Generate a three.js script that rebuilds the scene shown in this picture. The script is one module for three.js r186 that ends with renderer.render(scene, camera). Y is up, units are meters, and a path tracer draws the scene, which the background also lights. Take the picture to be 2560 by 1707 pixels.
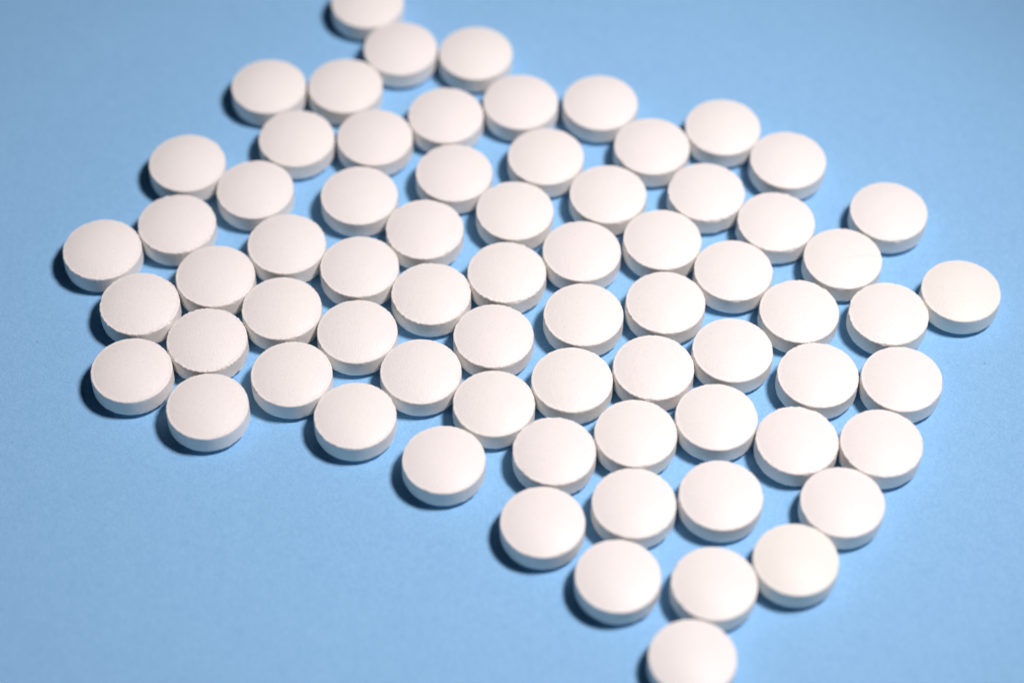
import * as THREE from 'three';
import { mergeVertices } from 'three/addons/utils/BufferGeometryUtils.js';

// ---------------------------------------------------------------- camera, light, exposure
// real size: a tablet is 9 mm across, the frame about 115 mm wide
const MM = 0.001;
const scene = new THREE.Scene();
const camera = new THREE.PerspectiveCamera(15.756, 1024 / 682, 0.02, 5);
camera.position.set(0.000000, 0.217930, 0.167315);
camera.up.set(-0.008920, 0.614325, -0.789003);
camera.lookAt(0.000000, -0.018780, -0.016990);
camera.focus = 0.272;
camera.userData.fStop = 10.5;

scene.background = new THREE.Color(0.001, 0.0014, 0.002);       // a dark room round the table

const renderer = new THREE.WebGLRenderer({ antialias: true });
renderer.toneMapping = THREE.LinearToneMapping;
renderer.toneMappingExposure = 1;
renderer.shadowMap.enabled = true;

// one small round lamp with a soft-edged beam, unseen on the right, lights everything
const LAMP = new THREE.Vector3(0.132, 0.309, 0.008), AIM = new THREE.Vector3(-0.01, 0, -0.004), LAMP_RADIUS = 0.03;
const lampLight = new THREE.SpotLight(new THREE.Color(1, 0.915, 0.955), 0.404, 0, 0.43, 1);
lampLight.name = 'unseen_lamp_light';
lampLight.position.copy(LAMP);
lampLight.target.position.copy(AIM);
lampLight.castShadow = true;
lampLight.shadow.radius = LAMP_RADIUS / 0.02;                    // its size
scene.add(lampLight, lampLight.target);

// ---------------------------------------------------------------- noise and textures
function rng(seed) { let a = seed >>> 0; return () => { a = (a + 0x6D2B79F5) | 0; let t = Math.imul(a ^ (a >>> 15), 1 | a); t = (t + Math.imul(t ^ (t >>> 7), 61 | t)) ^ t; return ((t ^ (t >>> 14)) >>> 0) / 4294967296; }; }
function lattice(size, cells, seed) {          // tiling value noise, about -1..1
  const r = rng(seed), g = new Float32Array(cells * cells).map(() => r() * 2 - 1), out = new Float32Array(size * size);
  for (let y = 0; y < size; y++) for (let x = 0; x < size; x++) {
    const u = x / size * cells, v = y / size * cells, i = Math.floor(u), j = Math.floor(v);
    let a = u - i, b = v - j; a = a * a * (3 - 2 * a); b = b * b * (3 - 2 * b);
    const i1 = (i + 1) % cells, j1 = (j + 1) % cells;
    out[y * size + x] = (g[j * cells + i] * (1 - a) + g[j * cells + i1] * a) * (1 - b) + (g[j1 * cells + i] * (1 - a) + g[j1 * cells + i1] * a) * b;
  }
  return out;
}
function layered(size, layers) {
  const out = new Float32Array(size * size);
  for (const [cells, gain, seed] of layers) { const l = lattice(size, cells, seed); for (let i = 0; i < out.length; i++) out[i] += l[i] * gain; }
  return out;
}
function texture(size, f, srgb) {
  const d = new Uint8Array(size * size * 4);
  for (let i = 0; i < size * size; i++) { const c = f(i); for (let k = 0; k < 3; k++) d[i * 4 + k] = Math.max(0, Math.min(255, Math.round(c[k] * 255))); d[i * 4 + 3] = 255; }
  const t = new THREE.DataTexture(d, size, size, THREE.RGBAFormat);
  t.wrapS = t.wrapT = THREE.RepeatWrapping; t.magFilter = THREE.LinearFilter; t.minFilter = THREE.LinearMipmapLinearFilter; t.generateMipmaps = true;
  if (srgb) t.colorSpace = THREE.SRGBColorSpace;
  t.needsUpdate = true;
  return t;
}
const toSRGB = (v) => (v <= 0.0031308 ? v * 12.92 : 1.055 * Math.pow(v, 1 / 2.4) - 0.055);

// blue craft paper: matt, fine fibre mottle (tile of 64 mm)
const PAPER = [0.278, 0.55, 0.825];
const pn = layered(2048, [[24, 0.08, 11], [96, 0.18, 12], [330, 0.55, 13], [700, 0.75, 14], [1024, 0.45, 15]]);
const specks = new Float32Array(2048 * 2048);
{ const r = rng(77);                                             // short fibres, lighter and darker than the pulp
  for (let k = 0; k < 26000; k++) {
    let x = r() * 2048, y = r() * 2048, a = r() * 6.283; const len = 3 + r() * 9, tone = (r() < 0.5 ? -1 : 1) * (0.4 + r() * 0.9);
    for (let s = 0; s < len; s++) { const i = (((y | 0) + 2048) % 2048) * 2048 + (((x | 0) + 2048) % 2048); specks[i] += tone; x += Math.cos(a); y += Math.sin(a); a += (r() - 0.5) * 0.4; }
  } }
const paperMap = texture(2048, (i) => { const k = 1 + 0.09 * pn[i] + 0.095 * specks[i]; return [toSRGB(PAPER[0] * (1 + (k - 1) * 1.5)), toSRGB(PAPER[1] * k), toSRGB(PAPER[2] * (1 + (k - 1) * 0.7))]; }, true);
const paperBump = texture(2048, (i) => { const h = 0.5 + 0.13 * pn[i] + 0.05 * specks[i]; return [h, h, h]; });
const SHEET = 0.9;
for (const t of [paperMap, paperBump]) t.repeat.set(SHEET / 0.064, SHEET / 0.064);
const paperMaterial = new THREE.MeshPhysicalMaterial({ map: paperMap, bumpMap: paperBump, bumpScale: 0.00004, roughness: 0.82, specularIntensity: 0.45 });

// pressed tablet powder: fine stipple (tile of 9 mm), planar over the face and round the band
const tn = layered(512, [[10, 0.25, 21], [36, 0.4, 22], [90, 0.8, 23], [200, 0.7, 24]]);
const pits = new Float32Array(512 * 512);
{ const r = rng(5);
  for (let k = 0; k < 420; k++) { const cx = r() * 512, cy = r() * 512, s = 1 + r() * 2.4, d = 0.5 + r();
    for (let y = -5; y <= 5; y++) for (let x = -5; x <= 5; x++) pits[(((cy + y) | 0) + 512) % 512 * 512 + (((cx + x) | 0) + 512) % 512] -= d * Math.exp(-(x * x + y * y) / (s * s)); } }
const tabletBump = texture(512, (i) => { const h = 0.6 + 0.16 * tn[i] + 0.3 * pits[i]; return [h, h, h]; });
function tabletMaterial(r, g, b) {
  const map = texture(512, (i) => { const k = 1 + 0.018 * (tn[i] - 0.3) + 0.06 * pits[i]; return [toSRGB(r * k), toSRGB(g * k), toSRGB(b * k)]; }, true);
  return new THREE.MeshPhysicalMaterial({ map, bumpMap: tabletBump, bumpScale: 0.000042, roughness: 0.44, specularIntensity: 0.7 });
}
const WHITE = [tabletMaterial(0.96, 0.935, 0.876), tabletMaterial(0.957, 0.929, 0.871), tabletMaterial(0.962, 0.938, 0.874)];
const CREAM = tabletMaterial(0.96, 0.936, 0.85);

// ---------------------------------------------------------------- the sheet of paper
const paper = new THREE.Mesh(new THREE.BoxGeometry(SHEET, 0.0004, SHEET), paperMaterial);
paper.name = 'blue_paper';
paper.position.set(0.02, -0.0002, -0.02);
paper.receiveShadow = paper.castShadow = true;
paper.userData = { label: 'plain light blue matt paper under all the tablets', category: 'paper', kind: 'structure' };
scene.add(paper);

// ---------------------------------------------------------------- tablets
const R = 4.48, SAG = 0.68, BAND = 2.36, LAND = 0.3, TOP = SAG + BAND;       // millimetres
// distance from the middle and height of the upper face, from the crown to the edge of the band
function faceProfile() {
  const rd = R - LAND, ball = (rd * rd + SAG * SAG) / (2 * SAG), pts = [];
  for (let i = 0; i <= 16; i++) { const r = rd * i / 16; pts.push([r, TOP + Math.sqrt(ball * ball - r * r) - (ball - SAG)]); }
  pts.push([rd + 0.06, TOP - 0.006], [R - 0.15, TOP - 0.01], [R - 0.075, TOP - 0.03], [R - 0.025, TOP - 0.072], [R, TOP - 0.14]);
  return pts;
}
const SEG = 240;
function ringNoise(r, n) { const v = Array.from({ length: n }, () => r() * 2 - 1); return (k) => { const u = (k / SEG % 1) * n, i = Math.floor(u), f = u - i, s = f * f * (3 - 2 * f); return v[i % n] * (1 - s) + v[(i + 1) % n] * s; }; }
function lathe(profile, rough) {                                 // rough(k, row) returns [radial, vertical] wear in mm
  const pos = [], uv = [], idx = [], rows = profile.length;
  for (let j = 0; j < rows; j++) for (let k = 0; k <= SEG; k++) {
    const a = k / SEG * Math.PI * 2, [dr, dy] = rough(k % SEG, j), r = Math.max(0, profile[j][0] + dr), y = profile[j][1] + dy;
    pos.push(r * Math.cos(a) * MM, y * MM, -r * Math.sin(a) * MM);
    uv.push(profile.band ? k / SEG * 3 : r * Math.cos(a) / 9, profile.band ? y / 9 : r * Math.sin(a) / 9);
  }
  for (let j = 0; j < rows - 1; j++) for (let k = 0; k < SEG; k++) {
    const a = j * (SEG + 1) + k, b = a + 1, c = a + SEG + 1, d = c + 1;
    if (profile.under) { if (profile[j][0] > 0) idx.push(a, b, c); idx.push(b, d, c); } else { if (profile[j][0] > 0) idx.push(a, c, b); idx.push(b, c, d); }
  }
  const g = new THREE.BufferGeometry();
  g.setAttribute('position', new THREE.Float32BufferAttribute(pos, 3));
  g.setAttribute('uv', new THREE.Float32BufferAttribute(uv, 2));
  g.setIndex(idx);
  g.computeVertexNormals();
  const n = g.attributes.normal;                                 // join the normals over the seam of the ring
  for (let j = 0; j < rows; j++) { const a = j * (SEG + 1), b = a + SEG, v = new THREE.Vector3(n.getX(a) + n.getX(b), n.getY(a) + n.getY(b), n.getZ(a) + n.getZ(b)).normalize(); n.setXYZ(a, v.x, v.y, v.z); n.setXYZ(b, v.x, v.y, v.z); }
  if (profile[0][0] === 0) for (let k = 0; k <= SEG; k++) n.setXYZ(k, 0, profile.under ? -1 : 1, 0);
  return g;
}
function tabletShapes(seed) {
  const r = rng(seed), worn = 0.4 + r() * 0.9;
  const edge = [ringNoise(r, 40), ringNoise(r, 130), ringNoise(r, 240)], lift = [ringNoise(r, 52), ringNoise(r, 240)], foot = [ringNoise(r, 50), ringNoise(r, 240)];
  const chips = new Float32Array(SEG), chipsFoot = new Float32Array(SEG);
  for (const c of [chips, chipsFoot]) for (let k = 0, m = 9 + Math.floor(r() * 14); k < m; k++) { const at = Math.floor(r() * SEG), w = 1 + Math.floor(r() * 4), d = 0.025 + r() * 0.06; for (let i = -w; i <= w; i++) c[(at + i + SEG) % SEG] += d * (1 - Math.abs(i) / (w + 1)); }
  const wearEdge = (k) => worn * (0.014 * edge[0](k) + 0.024 * edge[1](k) + 0.034 * edge[2](k) - chips[k]) - 0.012;
  const wearLift = (k) => worn * (0.018 * lift[0](k) + 0.034 * lift[1](k) - chips[k] * 0.5);
  const wearFoot = (k) => worn * (0.026 * foot[0](k) + 0.034 * foot[1](k) - chipsFoot[k]) - 0.01;
  const top = faceProfile(), m = top.length;
  const face = lathe(top, (k, j) => { const s = j === m - 1 ? 1 : j === m - 2 ? 0.95 : j === m - 3 ? 0.45 : 0; return j >= m - 5 ? [wearEdge(k) * s, wearLift(k) * (j === m - 1 ? 0.6 : j === m - 2 ? 1 : 0.7)] : [0, 0]; });
  const band = [[R, TOP - 0.14], [R, TOP - 0.23], [R, TOP - 0.4], [R, TOP - 1], [R, TOP - 1.6], [R, SAG + 0.35], [R, SAG + 0.23], [R, SAG + 0.14]]; band.band = true;
  const side = lathe(band, (k, j) => j === 0 ? [wearEdge(k), wearLift(k) * 0.6] : j === 1 ? [wearEdge(k) * 0.4, 0] : j === 7 ? [wearFoot(k), -wearFoot(k) * 0.5] : j === 6 ? [wearFoot(k) * 0.4, 0] : [0, 0]);
  const low = faceProfile().map(([x, y]) => [x, TOP + SAG - y]); low.under = true;
  const under = lathe(low, (k, j) => j === m - 1 ? [wearFoot(k), -wearFoot(k) * 0.5] : j === m - 2 ? [wearFoot(k) * 0.9, 0] : [0, 0]);
  return { face, side, under };
}
const shapes = Array.from({ length: 10 }, (_, i) => tabletShapes(100 + i * 17));

// middle of each tablet in mm, and what singles it out
const tablets = [
  [-18.25, -52.98, 'blurred white tablet cut off by the top edge of the photo'],
  [-13.90, -45.09, 'blurred white tablet overlapping the lower right of the tablet cut by the top edge'],
  [-4.73, -44.40, 'blurred white tablet near the top edge, on the right of the two uppermost whole tablets'],
  [-29.50, -38.54, 'blurred white tablet with a black shadow, upper left corner of a group of four'],
  [-20.33, -38.77, 'blurred white tablet at the upper left, upper right corner of a group of four'],
  [-8.13, -34.08, 'blurred white tablet at upper centre, left one of a touching pair under the topmost tablets'],
  [0.78, -36.36, 'blurred white tablet touching the lower right side of the uppermost whole tablet on the right'],
  [10.30, -36.35, 'blurred white tablet on the upper rim, just beyond the right end of a touching pair'],
  [24.79, -32.56, 'blurred white tablet at the upper right, upper left one of the pair at that corner'],
  [16.27, -29.39, 'blurred white tablet at upper right, touching the lower left side of the corner pair'],
  [32.19, -27.40, 'blurred white tablet at the upper right, lower right one of the pair at that corner'],
  [-25.65, -30.15, 'blurred white tablet at the upper left, lower left corner of a group of four'],
  [-16.42, -30.41, 'blurred white tablet at the upper left, lower right corner of a group of four'],
  [-38.22, -26.07, 'white tablet with a black shadow at the left, uppermost on the left rim'],
  [-29.98, -22.09, 'white tablet at the left, touching the lower right side of the uppermost left rim tablet'],
  [-38.58, -16.72, 'white tablet on the left rim, touching the upper right side of the leftmost tablet'],
  [-46.71, -12.80, 'white tablet farthest to the left in the photo, with a black shadow beside it'],
  [-17.86, -21.28, 'slightly blurred white tablet thirty-five percent across and twenty-nine percent down the photo'],
  [-6.95, -24.92, 'slightly blurred white tablet forty-four percent across and twenty-five percent down the photo'],
  [3.79, -27.62, 'slightly blurred white tablet fifty-three percent across and twenty-three percent down the photo'],
  [10.99, -21.83, 'slightly blurred white tablet fifty-nine percent across and twenty-eight percent down the photo'],
  [22.40, -22.31, 'slightly blurred white tablet sixty-nine percent across and twenty-eight percent down the photo'],
  [30.25, -17.86, 'white tablet at the right, touching the upper left side of the scratched tablet'],
  [43.35, -19.55, 'white tablet standing out at the right, second from the right end of the upper rim'],
  [37.49, -12.43, 'white tablet with a fine hairline scratch running from its middle to its right edge'],
  [50.47, -7.85, 'slightly creamy white tablet farthest to the right in the photo'],
  [-10.13, -16.24, 'slightly blurred white tablet forty-one percent across and thirty-four percent down the photo'],
  [0.17, -19.18, 'slightly blurred white tablet fifty percent across and thirty-one percent down the photo'],
  [-25.80, -13.86, 'slightly blurred white tablet twenty-eight percent across and thirty-six percent down the photo'],
  [-33.54, -9.06, 'sharp white tablet twenty-one percent across and forty percent down the photo'],
  [-41.68, -4.92, 'white tablet at the left rim, just below right of the leftmost tablet'],
  [-17.35, -10.61, 'slightly blurred white tablet thirty-five percent across and thirty-nine percent down the photo'],
  [-9.15, -6.77, 'sharp white tablet forty-two percent across and forty-three percent down the photo'],
  [-0.66, -9.96, 'sharp white tablet forty-nine percent across and forty percent down the photo'],
  [7.83, -13.20, 'slightly blurred white tablet fifty-seven percent across and thirty-seven percent down the photo'],
  [17.07, -15.03, 'slightly blurred white tablet sixty-five percent across and thirty-five percent down the photo'],
  [24.97, -10.52, 'white tablet right of centre, beyond a narrow gap left of the scratched tablet'],
  [32.03, -4.75, 'white tablet at the right, directly below left of the scratched tablet'],
  [42.01, -4.49, 'white tablet at the right, touching the lower left of the rightmost creamy tablet'],
  [-25.76, -4.47, 'white tablet at the left, directly above the second one along the bottom rim'],
  [-33.72, 0.06, 'white tablet at the left, directly above the leftmost one on the bottom rim'],
  [-41.62, 4.41, 'white tablet with a crumbly rim and black shadow, lowest one on the left rim'],
  [-17.19, -1.29, 'sharp white tablet thirty-five percent across and forty-eight percent down the photo'],
  [-2.05, -0.84, 'sharp white tablet forty-eight percent across and forty-nine percent down the photo'],
  [7.95, -3.97, 'sharp white tablet fifty-seven percent across and forty-six percent down the photo'],
  [17.15, -5.79, 'sharp white tablet sixty-five percent across and forty-four percent down the photo'],
  [24.33, 0.85, 'sharp white tablet seventy-two percent across and fifty-one percent down the photo'],
  [-24.08, 4.70, 'white tablet at the lower left, second along the bottom rim counted from the left'],
  [-32.91, 9.17, 'white tablet at the lower left, leftmost of those on the bottom rim of the cluster'],
  [-9.97, 4.19, 'white tablet touching the upper right side of the third one along the bottom rim'],
  [-1.92, 8.45, 'white tablet touching the upper right side of the one standing lowest at lower centre'],
  [-16.88, 10.25, 'white tablet at the lower left, third along the bottom rim, with a black shadow'],
  [6.59, 5.16, 'sharp white tablet fifty-six percent across and fifty-six percent down the photo'],
  [15.53, 3.35, 'sharp white tablet sixty-four percent across and fifty-four percent down the photo'],
  [33.52, 4.18, 'white tablet at the right, left neighbour in the second pair below the rightmost tablet'],
  [42.67, 4.63, 'white tablet on the right rim, second tablet below left of the rightmost one'],
  [22.16, 9.99, 'slightly blurred white tablet seventy percent across and sixty-one percent down the photo'],
  [30.67, 12.99, 'white tablet at lower right, left one of the pair above the diagonal chain'],
  [39.71, 13.26, 'white tablet at the lower right, rightmost of the pair above the diagonal chain'],
  [13.38, 12.25, 'slightly blurred white tablet sixty-two percent across and sixty-three percent down the photo'],
  [4.63, 14.69, 'white tablet with shadowed paper on its left, directly above the start of the lower tail'],
  [-7.18, 15.96, 'white tablet standing below the others at lower centre, with blue paper on its left'],
  [12.98, 21.29, 'blurred white tablet right of the one with a black shadow that starts the lower tail'],
  [22.18, 20.21, 'slightly blurred white tablet seventy percent across and seventy-three percent down the photo'],
  [34.95, 20.93, 'blurred white tablet at lower right, between the right rim pair and the creamy one below'],
  [3.37, 23.79, 'blurred white tablet with a black shadow, highest on the left of the lower tail'],
  [11.12, 30.36, 'blurred white tablet with a black shadow, leftmost of the lowest row of three'],
  [21.00, 31.17, 'blurred white tablet, middle of the lowest row of three, above the one cut off'],
  [29.59, 28.19, 'blurred creamy white tablet at lower right, rightmost of the lowest row of three'],
  [18.43, 39.94, 'blurred white tablet cut off by the bottom edge of the photo'],
];
const pick = rng(2024);
tablets.forEach(([x, z, label], i) => {
  const shape = shapes[Math.floor(pick() * shapes.length)];
  const material = /^(slightly |blurred )creamy/.test(label) ? CREAM : WHITE[Math.floor(pick() * 3)];
  const t = new THREE.Group();
  t.name = i ? 'tablet_' + String(i).padStart(3, '0') : 'tablet';
  for (const [name, geometry] of [['convex_face', shape.face], ['side_band', shape.side], ['convex_face', shape.under]]) {
    const m = new THREE.Mesh(geometry, material);
    m.name = name; m.castShadow = m.receiveShadow = true;
    t.add(m);
  }
  t.position.set(x * MM, 0, z * MM);
  t.rotation.set((pick() - 0.5) * 0.011, pick() * Math.PI * 2, (pick() - 0.5) * 0.011, 'YXZ');
  t.userData = { label, category: 'tablet', group: 'white round tablets lying on the blue paper' };
  if (/hairline scratch/.test(label)) {                                   // a hairline over the face, from the middle to the right edge
    const rd = R - LAND, ball = (rd * rd + SAG * SAG) / (2 * SAG), line = [];
    for (let k = 0; k <= 12; k++) { const px = 0.5 + k / 12 * 3.7, pz = 0.62 - 0.95 * Math.sqrt(k / 12), r = Math.min(rd, Math.hypot(px, pz)); line.push(new THREE.Vector3(px, TOP + Math.sqrt(ball * ball - r * r) - (ball - SAG) + 0.004, pz).multiplyScalar(MM)); }
    t.rotation.y = 0;
    const hair = new THREE.Mesh(new THREE.TubeGeometry(new THREE.CatmullRomCurve3(line), 40, 0.016 * MM, 6), new THREE.MeshStandardMaterial({ color: new THREE.Color(0.66, 0.63, 0.6), roughness: 0.6 }));
    hair.name = 'hairline_scratch'; hair.castShadow = hair.receiveShadow = true;
    hair.userData.label = 'fine grey hairline scratch';
    t.add(hair);
  }
  scene.add(t);
});

// ---------------------------------------------------------------- crumbs and specks
function crumb(seed, size) {
  const g = mergeVertices(new THREE.IcosahedronGeometry(size * MM, 2).deleteAttribute('uv').deleteAttribute('normal')), r = rng(seed), p = g.attributes.position;
  for (let i = 0; i < p.count; i++) { const s = 0.75 + r() * 0.5; p.setXYZ(i, p.getX(i) * s * 1.2, p.getY(i) * s * 0.8, p.getZ(i) * s); }
  g.computeVertexNormals(); g.computeBoundingBox();
  g.translate(0, -g.boundingBox.min.y, 0);
  return g;
}
const crumbMaterial = new THREE.MeshStandardMaterial({ color: new THREE.Color(0.9, 0.87, 0.84), roughness: 0.7 });
const speckMaterial = new THREE.MeshStandardMaterial({ color: new THREE.Color(0.03, 0.05, 0.09), roughness: 0.8 });
[
  ['tablet_crumb', 'tiny white crumb on blue paper in a gap at the middle of the cluster', 'crumb', [2.60, -0.96], 0.1, crumbMaterial],
  ['tablet_crumb_001', 'tiny white crumb on shadowed paper just above the tablet at lower centre', 'crumb', [-7.35, 8.69], 0.08, crumbMaterial],
  ['dark_speck', 'tiny dark speck on open blue paper at the far right', 'speck', [52.68, 0.22], 0.11, speckMaterial],
  ['dark_speck_001', 'tiny dark speck on open blue paper left of the lowest left tablet', 'speck', [-53.06, -1.69], 0.1, speckMaterial],
  ['dark_speck_002', 'tiny dark speck on blue paper by the left edge of the photo', 'speck', [-54.15, 12.10], 0.08, speckMaterial],
].forEach(([name, label, category, [x, z], size, material], i) => {
  const m = new THREE.Mesh(crumb(300 + i, size), material);
  m.name = name; m.position.set(x * MM, 0, z * MM); m.rotation.y = i * 1.7;
  m.castShadow = m.receiveShadow = true;
  m.userData = { label, category };
  scene.add(m);
});

// ---------------------------------------------------------------- unseen lamp, out of view on the right, placed to light the tablets
{
  const lamp = new THREE.Group();
  lamp.name = 'unseen_lamp';
  lamp.userData = { label: 'unseen lamp, out of view on the right, lighting the tablets and paper', category: 'lamp' };
  const black = new THREE.MeshStandardMaterial({ color: new THREE.Color(0.03, 0.03, 0.032), roughness: 0.5 });
  const baseAt = new THREE.Vector3(0.25, 0, -0.03);
  lamp.position.copy(baseAt);
  const part = (name, geometry, material) => { const m = new THREE.Mesh(geometry, material); m.name = name; m.castShadow = m.receiveShadow = true; lamp.add(m); return m; };
  const axis = AIM.clone().sub(LAMP).normalize();
  const put = (m, back) => { m.position.copy(LAMP).addScaledVector(axis, -back).sub(baseAt); m.quaternion.setFromUnitVectors(new THREE.Vector3(0, 0, 1), axis); };
  const round = (points) => new THREE.LatheGeometry(points.map(([x, y]) => new THREE.Vector2(x, y)), 64).rotateX(Math.PI / 2);
  // the glass front glows behind the light; the bell is open towards the table
  put(part('diffuser', round([[0, 0.0012], [LAMP_RADIUS * 0.8, 0.001], [LAMP_RADIUS, 0], [LAMP_RADIUS, -0.003], [0, -0.003]]), new THREE.MeshStandardMaterial({ color: 0xffffff, roughness: 0.9, emissive: new THREE.Color(1, 0.915, 0.955), emissiveIntensity: 3 })), LAMP_RADIUS + 0.003);
  put(part('lamp_head', round([[LAMP_RADIUS + 0.001, 0.006], [LAMP_RADIUS + 0.005, 0.006], [LAMP_RADIUS + 0.004, -0.012], [0.024, -0.04], [0.012, -0.05], [0, -0.05]]), black), LAMP_RADIUS + 0.003);
  const headBack = LAMP.clone().addScaledVector(axis, -(LAMP_RADIUS + 0.05)).sub(baseAt);
  part('arm', new THREE.TubeGeometry(new THREE.CatmullRomCurve3([new THREE.Vector3(0, 0.01, 0), new THREE.Vector3(0.004, 0.2, 0), new THREE.Vector3(-0.03, 0.36, 0.01), headBack]), 40, 0.004, 12), black);
  const foot = new THREE.CylinderGeometry(0.055, 0.06, 0.014, 48); foot.translate(0, 0.007, 0);
  part('lamp_base', foot, black);
  scene.add(lamp);
}

renderer.render(scene, camera);
